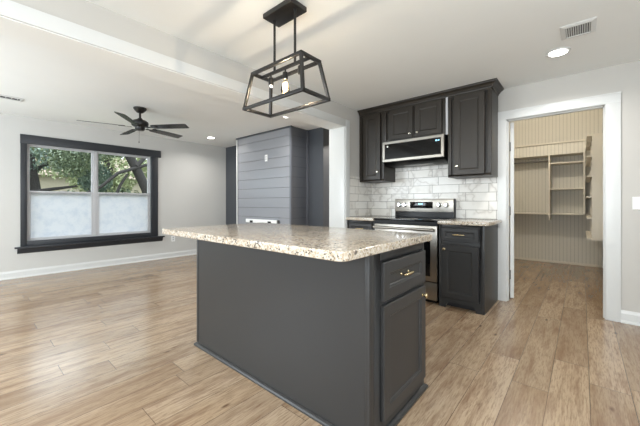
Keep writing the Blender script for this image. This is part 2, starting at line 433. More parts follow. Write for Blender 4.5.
# ------------------------------------------------------------------ window
win = bpy.data.objects.new('window_1', None); COL.objects.link(win); win.location = (WX, 1.45, .35); struct(win)
w = MB()                       # charcoal casing boards
w.box(WX, WX+.022, .510, .580, .455, 2.05); w.box(WX, WX+.022, 2.300, 2.425, .455, 2.05); w.box(WX, WX+.020, .580, 2.30, .455, .535)
w.box(WX, WX+.026, .507, 2.478, 1.985, 2.118)
w.build('window_casing', M['window_trim'], win, bevel=.003)
w = MB()
w.prism([(WX-.06, .450, .455), (WX+.072, .450, .455), (WX+.072, .450, .432), (WX-.06, .450, .432)], (0, 2.082, 0))
w.prism([(WX, .478, .432), (WX+.045, .478, .432), (WX+.022, .478, .365), (WX, .478, .352)], (0, 2.032, 0))
w.build('window_sill', M['window_trim'], win, bevel=.002)
w = MB()
u, v_ = (0, 1, 0), (0, 0, 1)
w.frame((WX-.09, .550, .457), u, v_, 1.785, 1.588, [(0, .05), (0, .088), (.030, .088), (.030, .05)])
w.build('window_reveal', M['window_trim'], win)
# vinyl units: outer frame, central mullion, meeting rails
ya, yb, za, zb = .584, 2.300, .53, 1.99
ym0, ym1, zr0, zr1 = 1.385, 1.475, 1.235, 1.285
w = MB(); w.frame((WX-.085, ya, za), u, v_, yb-ya, zb-za, [(0, 0), (0, .05), (.012, .05), (.012, 0)])
w.box(WX-.085, WX-.03, ym0+.018, ym1-.018, za+.02, zb-.02)
w.build('window_frame', M['vinyl'], win, bevel=.002)
for (y0, y1) in ((ya+.012, ym0+.018), (ym1-.018, yb-.012)):
    up = MB(); up.frame((WX-.08, y0, zr0), u, v_, y1-y0, zb-.012-zr0, [(0, 0), (0, .022), (.020, .022), (.024, .01), (.024, 0)])
    us = up.build('upper_sash', M['vinyl'], win, bevel=.0015)
    MB().box(WX-.072, WX-.068, y0+.022, y1-.022, zr0+.022, zb-.034).build('pane', M['glass'], us)
    lo = MB(); lo.frame((WX-.057, y0, za+.012), u, v_, y1-y0, zr1-za-.012, [(0, 0), (0, .024), (.026, .024), (.03, .012), (.03, 0)])
    lo.box(WX-.033, WX-.018, (y0+y1)/2-.03, (y0+y1)/2+.03, zr1-.004, zr1+.010)
    ls = lo.build('lower_sash', M['vinyl'], win, bevel=.0015)
    fp = MB().box(WX-.048, WX-.044, y0+.028, y1-.028, za+.038, zr1-.028).build('frosted_pane', M['frost'], ls)
    fp['label'] = 'pane with white frosted privacy film'

# ------------------------------------------------------------------ chimney breast in shiplap
CX0, CX1, CY = -5.215, -3.655, 3.505
ch = thing('fireplace_surround', ((CX0+CX1)/2, 3.7, 0), 'grey shiplap chimney breast standing against the charcoal living room wall', 'fireplace surround')
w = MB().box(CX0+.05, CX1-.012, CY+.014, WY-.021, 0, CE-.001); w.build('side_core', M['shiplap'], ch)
k0 = -1; z = .843-PIT*4-.0; boards = MB(); zz = z
while zz < CE-.02:
    a0, a1 = max(zz+.003, 0.004), min(zz+PIT-.003, CE-.03)
    if a1 > a0: boards.box(CX0+.055, CX1-.03, CY, CY+.014, a0, a1)
    zz += PIT
M['boards'] = paint('grey_shiplap_sheen', srgb(136, 138, 143), .33, .04, 1.0)  # window reflection on the boards put into a lighter grey
boards.build('shiplap_boards', M['boards'], ch)
M['shiplap_trim'] = paint('grey_corner_board_paint', srgb(98, 101, 108), .32)
cb = MB().box(CX1-.03, CX1+.006, CY-.006, CY+.03, 0, CE-.03).box(CX1-.012, CX1+.006, WY-.055, WY-.021, 0, CE-.002).build('corner_board', M['shiplap_trim'], ch, bevel=.003)
MB().box(CX0, CX0+.032, CY-.006, CY+.02, 0, CE-.03).build('edge_board', M['white'], ch, bevel=.003)['label'] = 'edge board on the left corner, caught light painted white'  # light caught by this edge is painted as white
MB().box(CX0, CX0+.05, CY+.02, WY-.021, 0, CE-.001).box(CX0+.032, CX0+.055, CY+.004, CY+.02, 0, CE-.03).build('left_return', M['charcoal_wall'], ch)
MB().box(CX0-.006, CX1+.01, CY-.012, CY+.014, CE-.03, CE-.001).build('top_trim', M['charcoal_wall'], ch)
# plates and rail on it
t1 = thing('outlet_plate', (-4.295, CY, 1.908), 'small white outlet plate high on the grey shiplap chimney breast', 'outlet')
MB().panel((-4.33, CY-.0005, 1.848), (1, 0, 0), (0, 0, 1), .072, .118, [(0, 0), (0, .003), (.004, .006), (.008, .006)]).build('plate', M['plastic'], t1)
MB().box(-4.308, -4.280, CY-.009, CY-.006, 1.872, 1.902).box(-4.308, -4.280, CY-.009, CY-.006, 1.912, 1.942).build('socket', M['vinyl'], t1)
t1 = thing('wall_rail', (-4.4, CY, .73), 'white horizontal mounting rail low on the shiplap just above the island worktop', 'wall bracket')
MB().box(-4.87, -3.94, CY-.03, CY-.001, .735, .80).build('rail', M['plastic'], t1, bevel=.004)
for xx in (-4.74, -4.22): MB().box(xx, xx+.09, CY-.034, CY-.03, .735, .775).build('clip', M['black'], t1, bevel=.002)
MB().box(-3.975, -3.935, CY-.034, CY-.001, .732, .803).build('end_cap', M['hinge'], t1, bevel=.003)

# ------------------------------------------------------------------ small wall plates
def plate(loc, x, z, label):
    t1 = thing('light_switch', (x, WY, z-.06), label, 'light switch')
    MB().panel((x-.058, WY-.0005, z-.058), (1, 0, 0), (0, 0, 1), .116, .116, [(0, 0), (0, .003), (.004, .006), (.008, .006)]).build('plate', M['plastic'], t1)
    for dx in (-.024, .024):
        MB().box(x+dx-.005, x+dx+.005, WY-.016, WY-.006, z-.004, z+.012).build('toggle', M['plastic'], t1, bevel=.001)
plate(None, .405, 1.098, 'white two toggle light switch plate to the right of the closet door')
t1 = thing('outlet_plate', (WX, 2.72, .32), 'white outlet plate below and right of the living room window', 'outlet')
MB().panel((WX+.0005, 2.685, .322), (0, 1, 0), (0, 0, 1), .072, .118, [(0, 0), (0, .003), (.004, .006), (.008, .006)]).build('plate', M['plastic'], t1)
MB().box(WX+.006, WX+.009, 2.706, 2.734, .346, .374).box(WX+.006, WX+.009, 2.706, 2.734, .388, .416).build('socket', M['vinyl'], t1)

# ------------------------------------------------------------------ backsplash
bs = MB().box(XB+.009, -.7245, WY-.009, WY-.0005, .9135, 1.40).box(-1.99, -1.165, WY-.009, WY-.0005, 1.40, 1.66)
struct(bs.build('trim_4', M['tile_x']))
struct(MB().box(XB+.0005, XB+.009, 3.362, WY-.0095, .9135, 1.467).build('trim_5', M['tile_y']))

# ------------------------------------------------------------------ cabinet parts
DPROF = lambda rail, t=.019: [(0, 0), (0, t-.003), (.003, t), (rail-.004, t), (rail, t-.0035), (rail+.006, t-.005), (rail+.010, t-.011), (rail+.014, t-.011)]
def front_y(name, x0, x1, z0, z1, y, mat, parent, rail=.058):   # faces -Y
    return MB().panel((x0, y, z0), (1, 0, 0), (0, 0, 1), x1-x0, z1-z0, DPROF(rail)).build(name, mat, parent)
def front_x(name, y0, y1, z0, z1, x, mat, parent, rail=.058):   # faces +X
    return MB().panel((x, y0, z0), (0, 1, 0), (0, 0, 1), y1-y0, z1-z0, DPROF(rail)).build(name, mat, parent)
def knob(p, axis, mat, parent, r=.015):
    MB().lathe(p, axis, [(.009, 0), (.009, .002), (.0055, .005), (.0055, .013), (r*.8, .017), (r, .021), (r, .025), (r*.7, .029), (.002, .030)], 20).build('knob', mat, parent, smooth=True)
def pull(p, axis, along, mat, parent, L=.11):
    p, a, l = Vector(p), Vector(axis), Vector(along); m_ = MB()
    for s_ in (-1, 1):
        m_.lathe(p+l*s_*L*.36, a, [(.008, 0), (.008, .002), (.0045, .005), (.0045, .026), (.003, .028)], 12)
    pts = [p+l*(L*(i/8-.5))+a*(.030-.006*abs(i/4-1)**3) for i in range(9)]
    m_.tube(pts, [.004, .0055, .006, .0065, .0065, .0065, .006, .0055, .004], 10)
    m_.build('pull_handle', mat, parent, smooth=True)

# base cabinet right of the range
BY = 3.305; BH = .8715
def base_body(x0, x1, th, mat, side_right=True):
    w = MB()
    w.box(x0, x0+.018, BY+.02, WY-.001, .0, BH); w.box(x1-.018, x1, BY+.02, WY-.001, 0, BH)
    w.box(x0+.018, x1-.018, BY+.02, WY-.001, .095, BH)
    w.build('carcass', mat, th)
    fr = MB()
    fr.box(x0, x0+.03, BY, BY+.02, 0, BH); fr.box(x1-.04, x1, BY, BY+.02, 0, BH)
    fr.box(x0+.03, x1-.04, BY, BY+.02, .84, BH); fr.box(x0+.03, x1-.04, BY, BY+.02, .655, .705)
    fr.build('face_frame', mat, th, bevel=.0015)
    # scalloped bottom rail with feet
    a, b_ = x0+.03, x1-.04
    pts = [(a, .115), (a, 0.0), (a+.035, 0.0), (a+.042, .03), (a+.06, .052), (a+.09, .06), (b_-.09, .06), (b_-.06, .052), (b_-.042, .03), (b_-.035, 0.0), (b_, 0.0), (b_, .115)]
    MB().prism([(x, BY, z) for x, z in pts], (0, .02, 0)).build('bottom_rail', mat, th)
    MB().box(x0+.02, x1-.02, BY+.07, BY+.085, 0.001, .095).build('toe_board', M['dark'], th)
x0, x1 = -1.160, -.722
th = thing('base_cabinet', ((x0+x1)/2, BY, 0), 'charcoal base cabinet with one drawer and one door between range and closet door', 'cabinet')
base_body(x0, x1, th, M['cabinet'])
dr = front_y('drawer', x0+.028, x1-.050, .700, .838, BY-.0005, M['cabinet'], th, .040)
pull((-.955, BY-.009, .772), (0, -1, 0), (1, 0, 0), M['brass'], dr, .115)
do = front_y('door', x0+.028, x1-.050, .108, .660, BY-.0005, M['cabinet'], th, .062)
knob((x0+.060, BY-.019, .618), (0, -1, 0), M['brass'], do, .014)

# base cabinet left of the range
x0, x1 = XB+.012, -1.955
th = thing('base_cabinet', ((x0+x1)/2, BY, 0), 'charcoal base cabinet in the corner left of the range, mostly behind the island', 'cabinet')
base_body(x0, x1, th, M['cabinet'])
dr = front_y('drawer', x0+.04, x1-.028, .700, .838, BY-.0005, M['cabinet'], th, .040)
pull(((x0+x1)/2, BY-.009, .772), (0, -1, 0), (1, 0, 0), M['brass'], dr, .115)
do = front_y('door', x0+.04, x1-.028, .108, .660, BY-.0005, M['cabinet'], th, .062)
knob((x1-.065, BY-.019, .618), (0, -1, 0), M['brass'], do, .014)

# countertops
def slab(name, loop, z0, z1, label, bev=.012):
    o = MB().prism([(x, y, z0) for x, y in loop], (0, 0, z1-z0)).build(name, M['granite'], bevel=bev, seg=3, angle=50)
    return tag(o, label, 'countertop')
def rcorner(cx, cy, r, a0, a1, n=6):
    return [(cx+r*math.cos(math.radians(a0+(a1-a0)*i/n)), cy+r*math.sin(math.radians(a0+(a1-a0)*i/n))) for i in range(n+1)]
slab('countertop', [(-1.168, 3.272)]+rcorner(-.712, 3.304, .032, -90, 0)+[(-.68, WY-.018-.004), (-1.168, WY-.018-.004)], .8745, .9125, 'short speckled granite countertop right of the range')
slab('countertop', [(XB+.012, 3.272), (-1.952, 3.272), (-1.952, WY-.012), (XB+.012, WY-.012)], .8745, .9125, 'small corner granite countertop left of the range')

# ------------------------------------------------------------------ range
RX0, RX1, RY = -1.945, -1.175, 3.29
th = thing('range', ((RX0+RX1)/2, RY, 0), 'stainless steel electric range with black glass top and backguard controls', 'range')
MB().box(RX0+.002, RX1-.002, RY+.03, 3.90, .03, .892).box(RX0+.03, RX1-.03, RY+.06, 3.88, 0.001, .03).build('body', M['black'], th, bevel=.003)
ct = MB().box(RX0, RX1, RY-.015, 3.84, .895, .915).build('cooktop', M['glass_black'], th, bevel=.005)
for bx, by, r in ((-1.76, 3.44, .11), (-1.36, 3.44, .085), (-1.76, 3.70, .085), (-1.36, 3.70, .11)):
    MB().lathe((bx, by, .9146), (0, 0, 1), [(r, 0), (r, .0009), (r-.002, .001)], 36).build('burner', M['glass_black'], ct)
# backguard
bgd = MB().prism([(RX0, 3.835, .915), (RX0, 3.845, .985), (RX0, 3.845, 1.145), (RX0, 3.875, 1.150), (RX0, WY-.012, 1.148), (RX0, WY-.012, .915)], (RX1-RX0, 0, 0)).build('backguard', M['black'], th, bevel=.003)
pn = MB().box(RX0+.001, RX1-.001, 3.832, 3.8445, .988, 1.144).box(RX0+.001, RX1-.001, 3.833, WY-.02, 1.1455, 1.1545).build('control_panel', M['steel'], th, bevel=.002)
MB().box(-1.725, -1.425, 3.829, 3.8318, 1.032, 1.115).build('display', M['glass_black'], pn, bevel=.001)
MB().box(-1.612, -1.555, 3.828, 3.829, 1.078, 1.096).build('clock', M['screen'], pn)
for kx in (-1.878, -1.800, -1.345, -1.255):
    kb = MB().lathe((kx, 3.8318, 1.075), (0, -1, 0), [(.031, 0), (.031, .004), (.026, .006), (.023, .026), (.020, .030), (.002, .031)], 24)
    kb.box(kx-.004, kx+.004, 3.796, 3.802, 1.055, 1.097)
    kb.build('control_knob', M['chrome'], pn, smooth=True)
# door, handle, drawer
MB().box(RX0+.002, RX1-.002, RY+.012, RY+.03, .85, .893).build('vent_strip', M['black'], th)
od = MB().box(RX0+.002, RX1-.002, RY-.002, RY+.03, .245, .848).build('oven_door', M['steel'], th, bevel=.006)
MB().box(RX0+.09, RX1-.075, RY-.006, RY-.0025, .30, .755).build('oven_window', M['glass_black'], od, bevel=.002)
hb = MB()
for sx in (RX0+.06, RX1-.06): hb.box(sx-.012, sx+.012, RY-.050, RY-.002, .795, .825)
hb.tube([(RX0+.02, RY-.056, .81), (RX1-.02, RY-.056, .81)], .0155, 16)
hb.build('oven_handle', M['steel'], od, smooth=True)
MB().box(RX0+.002, RX1-.002, RY+.0, RY+.03, .045, .232).build('storage_drawer', M['steel'], th, bevel=.006)

# ------------------------------------------------------------------ wall cabinets
UY = 3.605; UZ = 1.393
CPROF = [(.0, 2.318), (.006, 2.318), (.008, 2.332), (.016, 2.338), (.022, 2.35), (.036, 2.362), (.050, 2.368), (.052, 2.376), (.060, 2.378), (.060, CE-.001), (0, CE-.001)]
def crown(x0, x1, ret, th):
    if ret: rs = [[(x0, UY-.0005-d_, z_) for d_, z_ in CPROF], [(x1+.0005+d_, UY-.0005-d_, z_) for d_, z_ in CPROF], [(x1+.0005+d_, WY-.001, z_) for d_, z_ in CPROF]]
    else: rs = [[(x, UY-.0005-d_, z_) for d_, z_ in CPROF] for x in (x0, x1)]
    MB().rings(rs).build('crown_moulding', M['upper'], th)
def upper(name, x0, x1, z0, doors, label, right=False):
    th = thing(name, ((x0+x1)/2, UY, z0), label, 'cabinet', None)
    MB().box(x0, x1, UY+.02, WY-.0015, z0, CE-.002).build('carcass', M['upper'], th)
    f = MB(); f.box(x0, x1, UY, UY+.02, z0, z0+.03); f.box(x0, x1, UY, UY+.02, CE-.09, CE-.002)
    f.box(x0, x0+.035, UY, UY+.02, z0+.03, CE-.09); f.box(x1-.035, x1, UY, UY+.02, z0+.03, CE-.09)
    if len(doors) > 1: f.box((x0+x1)/2-.02, (x0+x1)/2+.02, UY, UY+.02, z0+.03, CE-.09)
    f.build('face_frame', M['upper'], th, bevel=.001)
    crown(x0 if not right else x0-.026, x1, right, th)
    for a, b_, k, kz in doors:
        d_ = front_y('door', a, b_, z0+.022, 2.300, UY-.0005, M['upper'], th, .060)
        knob((k, UY-.019, kz), (0, -1, 0), M['nickel'], d_, .013)
upper('wall_cabinet', XB+.012, -1.990, UZ, [(-2.305, -2.035, -2.072, 1.518)], 'tall dark wall cabinet at left end, in the corner left of the microwave')
upper('wall_cabinet', -1.989, -1.193, 1.892, [(-1.905, -1.582, -1.617, 1.962), (-1.558, -1.232, -1.522, 1.962)], 'short dark wall cabinet with two doors above the microwave')
upper('wall_cabinet', -1.166, -.722, UZ, [(-1.098, -.785, -1.062, 1.512)], 'tall dark wall cabinet at right end, beside the closet door', True)
th = MB().box(-1.1925, -1.1665, UY+.004, UY+.02, 1.892, 2.318).build('cabinet_filler', M['vinyl']); tag(th, 'bright narrow vertical filler strip between middle and right wall cabinets', 'filler strip')  # pale colour stands in for the reflection on a metal strip
# ------------------------------------------------------------------ microwave
MX0, MX1, MY, MZ0, MZ1 = -1.972, -1.188, 3.535, 1.628, 1.888
th = thing('microwave', ((MX0+MX1)/2, MY, MZ0), 'low profile stainless steel microwave hood with black glass door above the range', 'microwave')
MB().prism([(MX0+.001, MY+.03, MZ1-.002), (MX0+.001, MY+.03, MZ0-.002), (MX0+.001, MY+.10, MZ0-.042), (MX0+.001, WY-.012, MZ0-.042), (MX0+.001, WY-.012, MZ1-.002)], (MX1-MX0-.002, 0, 0)).build('body', M['black'], th, bevel=.003)
dm = MB().panel((MX0, MY+.0295, MZ0), (1, 0, 0), (0, 0, 1), MX1-MX0, MZ1-MZ0, [(0, 0), (0, .025), (.004, .03), (.030, .03), (.032, .027), (.034, .027)]).build('door', M['steel'], th)
MB().box(MX0+.034, MX1-.034, MY+.0005, MY+.003, MZ0+.034, MZ1-.034).build('door_glass', M['glass_black'], dm)
MB().box(-1.285, -1.262, MY-.0005, MY+.0004, MZ1-.072, MZ1-.056).box(-1.254, -1.238, MY-.0005, MY+.0004, MZ1-.070, MZ1-.058).build('clock', M['screen'], dm)
MB().lathe((MX0+.075, MY+.0005, MZ1-.062), (0, -1, 0), [(.012, 0), (.012, .002), (.001, .0025)], 16).build('emblem', M['chrome'], dm)
MB().box(-1.75, -1.38, MY+.16, MY+.30, MZ0-.046, MZ0-.042).build('grease_filter', M['hinge'], th)

# ------------------------------------------------------------------ island
IX0, IX1, IY0, IY1 = -2.262, -.715, 1.165, 1.782
th = thing('kitchen_island', ((IX0+IX1)/2, (IY0+IY1)/2, 0), 'long charcoal kitchen island with a drawer and door on its right end', 'kitchen island')
MB().box(IX0, IX1-.02, IY0, IY1, .0, .872).build('body', M['cabinet'], th)
f = MB()
f.box(IX1-.02, IX1, IY0, IY0+.095, 0, .872); f.box(IX1-.02, IX1, IY1-.028, IY1, 0, .872)
f.box(IX1-.02, IX1, IY0+.095, IY1-.028, .832, .872); f.box(IX1-.02, IX1, IY0+.095, IY1-.028, .0, .09); f.box(IX1-.02, IX1, IY0+.095, IY1-.028, .612, .648)
f.build('face_frame', M['cabinet'], th, bevel=.002)
MB().box(IX1-.022, IX1+.003, IY0-.004, IY0+.034, .03, .872).build('corner_bead', M['cabinet'], th, bevel=.004)
MB().box(IX0-.004, IX0+.02, IY0-.004, IY0+.02, .03, .872).build('corner_bead', M['cabinet'], th, bevel=.004)
dr = front_x('drawer', IY0+.098, IY1-.024, .640, .822, IX1+.0005, M['cabinet'], th, .058)
pull((IX1+.0095, 1.500, .735), (1, 0, 0), (0, 1, 0), M['brass'], dr, .115)
do = front_x('door', IY0+.098, IY1-.024, .078, .618, IX1+.0005, M['cabinet'], th, .062)
knob((IX1+.0195, IY1-.072, .572), (1, 0, 0), M['brass'], do, .015)
w = MB()
sp = [(0, 0), (.019, 0), (.019, .008), (.014, .016), (.006, .021), (0, .023)]
def mitre(sp, pts):
    rs = []
    for (x, y, dx, dy) in pts: rs.append([(x+dx*d_, y+dy*d_, z_) for d_, z_ in sp])
    return rs
w.rings(mitre(sp, [(IX0-.0, IY1, -1, 1), (IX0, IY0, -1, -1), (IX1, IY0, 1, -1), (IX1, IY1, 1, 1), (IX0, IY1, -1, 1)]), False, False)
w.build('shoe_moulding', M['cabinet'], th)
loop = rcorner(-2.315, .935, .008, 180, 270, 3)+rcorner(-.725, .967, .042, -90, 0, 7)+rcorner(-.695, 1.828, .012, 0, 90, 3)+rcorner(-2.31, 1.828, .012, 90, 180, 3)
loop = [(x, y if y > .95 else y) for x, y in loop]
slab('countertop', loop, .8735, .9135, 'large speckled granite countertop on the kitchen island', .014)

# ------------------------------------------------------------------ pendant
PC = Vector((-1.505, 1.383, 0))
th = thing('pendant_light', (PC.x, PC.y, 1.745), 'black open cage linear pendant with a glowing bulb above the island', 'pendant light')
MB().box(PC.x-.137, PC.x+.137, PC.y-.072, PC.y+.072, CE-.032, CE-.001).build('canopy', M['black_metal'], th, bevel=.002)
for dx in (-.1, .1):
    r_ = MB().tube([(PC.x+dx, PC.y, 2.0), (PC.x+dx, PC.y, CE-.03)], .0085, 12); r_.lathe((PC.x+dx, PC.y, CE-.046), (0, 0, 1), [(.011, 0), (.011, .016)], 12)
    r_.build('rod', M['black_metal'], th, smooth=True)
TZ, BZ = 2.0, 1.757; tx, ty, bx_, by_ = .236, .083, .284, .118; bw = .019
tc = [(PC.x+a*tx, PC.y+b_*ty, TZ) for a, b_ in ((-1, -1), (1, -1), (1, 1), (-1, 1))]
bc = [(PC.x+a*bx_, PC.y+b_*by_, BZ) for a, b_ in ((-1, -1), (1, -1), (1, 1), (-1, 1))]
w = MB()
w.box(PC.x-tx-bw/2, PC.x+tx+bw/2, PC.y-ty-bw/2, PC.y-ty+bw/2, TZ-bw/2, TZ+bw/2); w.box(PC.x-tx-bw/2, PC.x+tx+bw/2, PC.y+ty-bw/2, PC.y+ty+bw/2, TZ-bw/2, TZ+bw/2)
w.box(PC.x-tx-bw/2, PC.x-tx+bw/2, PC.y-ty, PC.y+ty, TZ-bw/2, TZ+bw/2); w.box(PC.x+tx-bw/2, PC.x+tx+bw/2, PC.y-ty, PC.y+ty, TZ-bw/2, TZ+bw/2)
w.box(PC.x-tx, PC.x+tx, PC.y-.008, PC.y+.008, TZ-bw/2, TZ+bw/2)
w.build('top_frame', M['black_metal'], th, bevel=.001)
w = MB()
w.box(PC.x-bx_-bw/2, PC.x+bx_+bw/2, PC.y-by_-bw/2, PC.y-by_+bw/2, BZ-bw/2, BZ+bw/2); w.box(PC.x-bx_-bw/2, PC.x+bx_+bw/2, PC.y+by_-bw/2, PC.y+by_+bw/2, BZ-bw/2, BZ+bw/2)
w.box(PC.x-bx_-bw/2, PC.x-bx_+bw/2, PC.y-by_, PC.y+by_, BZ-bw/2, BZ+bw/2); w.box(PC.x+bx_-bw/2, PC.x+bx_+bw/2, PC.y-by_, PC.y+by_, BZ-bw/2, BZ+bw/2)
w.build('bottom_frame', M['black_metal'], th, bevel=.001)
for a, b_ in zip(tc, bc): MB().bar(a, b_, bw*.95).build('corner_bar', M['black_metal'], th)
for i, dx in enumerate((-.137, .008, .150)):
    sk = MB().lathe((PC.x+dx, PC.y, TZ-.006), (0, 0, -1), [(.006, 0), (.006, .018), (.016, .024), (.018, .03), (.018, .072), (.015, .074)], 16).build('socket', M['black_metal'], th, smooth=True)
    if i == 1:
        b0 = TZ-.08
        bl = MB().lathe((PC.x+dx, PC.y, b0), (0, 0, -1), [(.012, 0), (.013, .012), (.018, .03), (.027, .052), (.030, .068), (.027, .084), (.017, .096), (.002, .101)], 20).build('bulb', M['bulb_glass'], sk, smooth=True)
        MB().tube([(PC.x+dx-.006, PC.y, b0-.02), (PC.x+dx-.012, PC.y, b0-.055), (PC.x+dx, PC.y, b0-.07), (PC.x+dx+.012, PC.y, b0-.055), (PC.x+dx+.006, PC.y, b0-.02)], .008, 6).build('filament', M['bulb'], sk, smooth=True)
    elif i == 0:
        MB().lathe((PC.x+dx, PC.y, TZ-.08), (0, 0, -1), [(.013, 0), (.013, .010), (.009, .014), (.001, .015)], 14).build('socket_insert', M['plastic'], sk, smooth=True)
pl = bpy.data.lights.new('pendant_bulb_light', 'POINT'); pl.energy = 21; pl.color = (1, .86, .68); pl.shadow_soft_size = .012
po = bpy.data.objects.new('pendant_bulb_light', pl); COL.objects.link(po); po.location = (PC.x+.008, PC.y, TZ-.08-.06)

# ------------------------------------------------------------------ ceiling fan
FX, FY = -4.529, 1.526
th = thing('ceiling_fan', (FX, FY, 2.10), 'black five blade ceiling fan with pull chain in the living room', 'ceiling fan')
MB().lathe((FX, FY, CE-.001), (0, 0, -1), [(.078, 0), (.080, .012), (.066, .035), (.040, .062), (.022, .070)], 28).build('canopy', M['black_metal'], th, smooth=True)
MB().tube([(FX, FY, CE-.05), (FX, FY, 2.235)], .013, 14).build('downrod', M['black_metal'], th, smooth=True)
MB().lathe((FX, FY, 2.245), (0, 0, -1), [(.025, 0), (.03, .01), (.075, .03), (.10, .05), (.105, .075), (.098, .10), (.075, .115), (.06, .12), (.058, .15), (.045, .165), (.012, .17)], 32).build('motor_housing', M['black_metal'], th, smooth=True)
w = MB().tube([(FX+.03, FY-.02, 2.10), (FX+.032, FY-.022, 1.93)], .0018, 6); w.lathe((FX+.032, FY-.022, 1.93), (0, 0, -1), [(.003, 0), (.006, .01), (.005, .024), (.001, .028)], 10)
w.build('pull_chain', M['black_metal'], th, smooth=True)
for k in range(5):
    a = math.radians(35.5+72*k); R_ = Matrix.Rotation(a, 3, 'Z'); Pt = Matrix.Rotation(math.radians(-13), 3, 'X')
    ol = []
    for x, hw in ((.17, .044), (.20, .050), (.30, .054), (.45, .058), (.60, .060), (.655, .058), (.670, .050)): ol.append((x, hw))
    loop = [(x, -h_) for x, h_ in ol]+[(x, h_) for x, h_ in reversed(ol)]
    def TR(x, y, z): q = Pt @ Vector((0, y, z)); q = R_ @ Vector((x, q.y, q.z)); return (FX+q.x, FY+q.y, 2.125+q.z)
    m_ = MB().rings([[TR(x, y, -.003) for x, y in loop], [TR(x, y, .003) for x, y in loop]])
    bo = m_.build('blade', M['fan_blade'], th)
    m_ = MB(); arm = [(.09, .018), (.14, .014), (.18, .03), (.235, .034), (.245, .02)]
    lp = [(x, -h_) for x, h_ in arm]+[(x, h_) for x, h_ in reversed(arm)]
    m_.rings([[TR(x, y, -.009) for x, y in lp], [TR(x, y, -.004) for x, y in lp]])
    m_.build('blade_arm', M['black_metal'], bo)

# ------------------------------------------------------------------ recessed lights, vents
def downlight(x, y, label, power, group=None, col=(1, .97, .93)):
    th = thing('recessed_light', (x, y, CE-.012), label, 'ceiling light', group)
    MB().lathe((x, y, CE-.0005), (0, 0, -1), [(.088, 0), (.088, .004), (.078, .009), (.066, .007)], 32).build('trim_ring', M['white'], th, smooth=True)
    MB().lathe((x, y, CE-.0075), (0, 0, -1), [(.065, 0), (.062, .003), (.002, .0035)], 32).build('diffuser', M['lamp'], th, smooth=True)
    area_light('disk_lamp', (x, y, CE-.0125), (0, 0, 0), .12, .12, power, col, 'DISK', 150)
downlight(-.154, 3.283, 'lit recessed ceiling light beside the kitchen air vent near the closet door', 9, 'recessed ceiling lights')
downlight(-5.513, 3.122, 'lit recessed ceiling light above the living room corner left of the shiplap', 9, 'recessed ceiling lights')
downlight(-3.289, 3.093, 'lit recessed ceiling light in front of the shiplap, seen below the pendant', 9, 'recessed ceiling lights')
for x, y in ((-.15, .2), (-.15, -1.6), (-1.5, -1.0)): area_light('disk_lamp', (x, y, CE-.013), (0, 0, 0), .12, .12, 10, (1, .97, .93), 'DISK', 150)  # added lamps out of view, without fixtures, to brighten the kitchen
for x, y, w_ in ((-5.5, -1.2, 10), (-3.3, -1.2, 10), (-2.7, 4.9, 60)): area_light('disk_lamp', (x, y, CE-.013), (0, 0, 0), .12, .12, w_, (1, .95, .88), 'DISK', 150)  # added unseen lamps for the living room; the last brightens the hall wall

def vent(x0, x1, y0, y1, nslat, along, label):
    th = thing('air_vent', ((x0+x1)/2, (y0+y1)/2, CE-.014), label, 'air vent')
    fr_ = MB().frame((x0, y1, CE-.0005), (1, 0, 0), (0, -1, 0), x1-x0, y1-y0, [(0, 0), (0, .004), (.022, .012), (.030, .012), (.030, 0)])
    fr_.build('vent_frame', M['white'], th)
    MB().box(x0+.03, x1-.03, y0+.03, y1-.03, CE-.003, CE-.0008).build('duct', M['dark'], th)
    for i in range(nslat):
        f_ = (i+.5)/nslat
        if along == 'y':
            c_ = x0+.03+(x1-x0-.06)*f_; MB().prism([(c_-.004, y0+.03, CE-.010), (c_+.0025, y0+.03, CE-.004), (c_+.004, y0+.03, CE-.005), (c_-.0025, y0+.03, CE-.011)], (0, y1-y0-.06, 0)).build('slat', M['white'], th)
        else:
            c_ = y0+.03+(y1-y0-.06)*f_; MB().prism([(x0+.03, c_-.004, CE-.010), (x0+.03, c_+.0025, CE-.004), (x0+.03, c_+.004, CE-.005), (x0+.03, c_-.0025, CE-.011)], (x1-x0-.06, 0, 0)).build('slat', M['white'], th)
vent(-.122, .078, 2.83, 3.06, 11, 'y', 'white slatted ceiling air vent in the kitchen')
vent(-5.36, -5.20, .10, .46, 6, 'x', 'white ceiling air vent over the living room at the left edge')

# ------------------------------------------------------------------ closet shelving
th = thing('closet_shelving', (-.6, 6.88, .8), 'beige shelving with hanging bay across the back wall of the closet', 'shelving')
SY0, SY1 = 6.74, 7.057
MB().box(-1.40, .042, SY0, SY1, 1.945, 1.965).build('top_shelf', M['shelf'], th)
MB().box(-1.40, .042, SY0-.004, SY0+.014, 1.945, 2.14).build('fascia', M['bead_x'], th)
MB().box(-1.40, .042, SY0-.03, SY0+.014, 2.14, 2.165).build('cap_moulding', M['shelf'], th)
MB().box(-1.40, .042, SY0, SY1, .895, .915).build('bottom_shelf', M['shelf'], th)
MB().box(-.452, -.428, SY0-.01, SY1, .80, 1.945).build('divider', M['shelf'], th)
MB().box(.018, .042, SY0-.01, SY1, .915, 1.945).build('end_panel', M['shelf'], th)
for z in (1.335, 1.79): MB().box(-.428, .018, SY0, SY1, z, z+.02).build('shelf', M['shelf'], th)
MB().tube([(-1.40, 6.88, 1.86), (-.452, 6.88, 1.86)], .014, 12).build('hanging_rod', M['hinge'], th, smooth=True)
th = thing('shelf_tower', (.25, 5.9, .62), 'narrow beige shelf tower hung on the right wall of the closet', 'shelving')
tx0, tx1, ty0, ty1 = .098, .419, 5.26, 6.715
for y in (ty0, 5.74, 6.22, ty1-.02): MB().box(tx0, tx1, y, y+.02, .62, 1.99).build('side_panel', M['shelf'], th)
MB().box(tx1-.008, tx1, ty0+.02, ty1-.02, .62, 1.99).build('back_panel', M['shelf'], th)
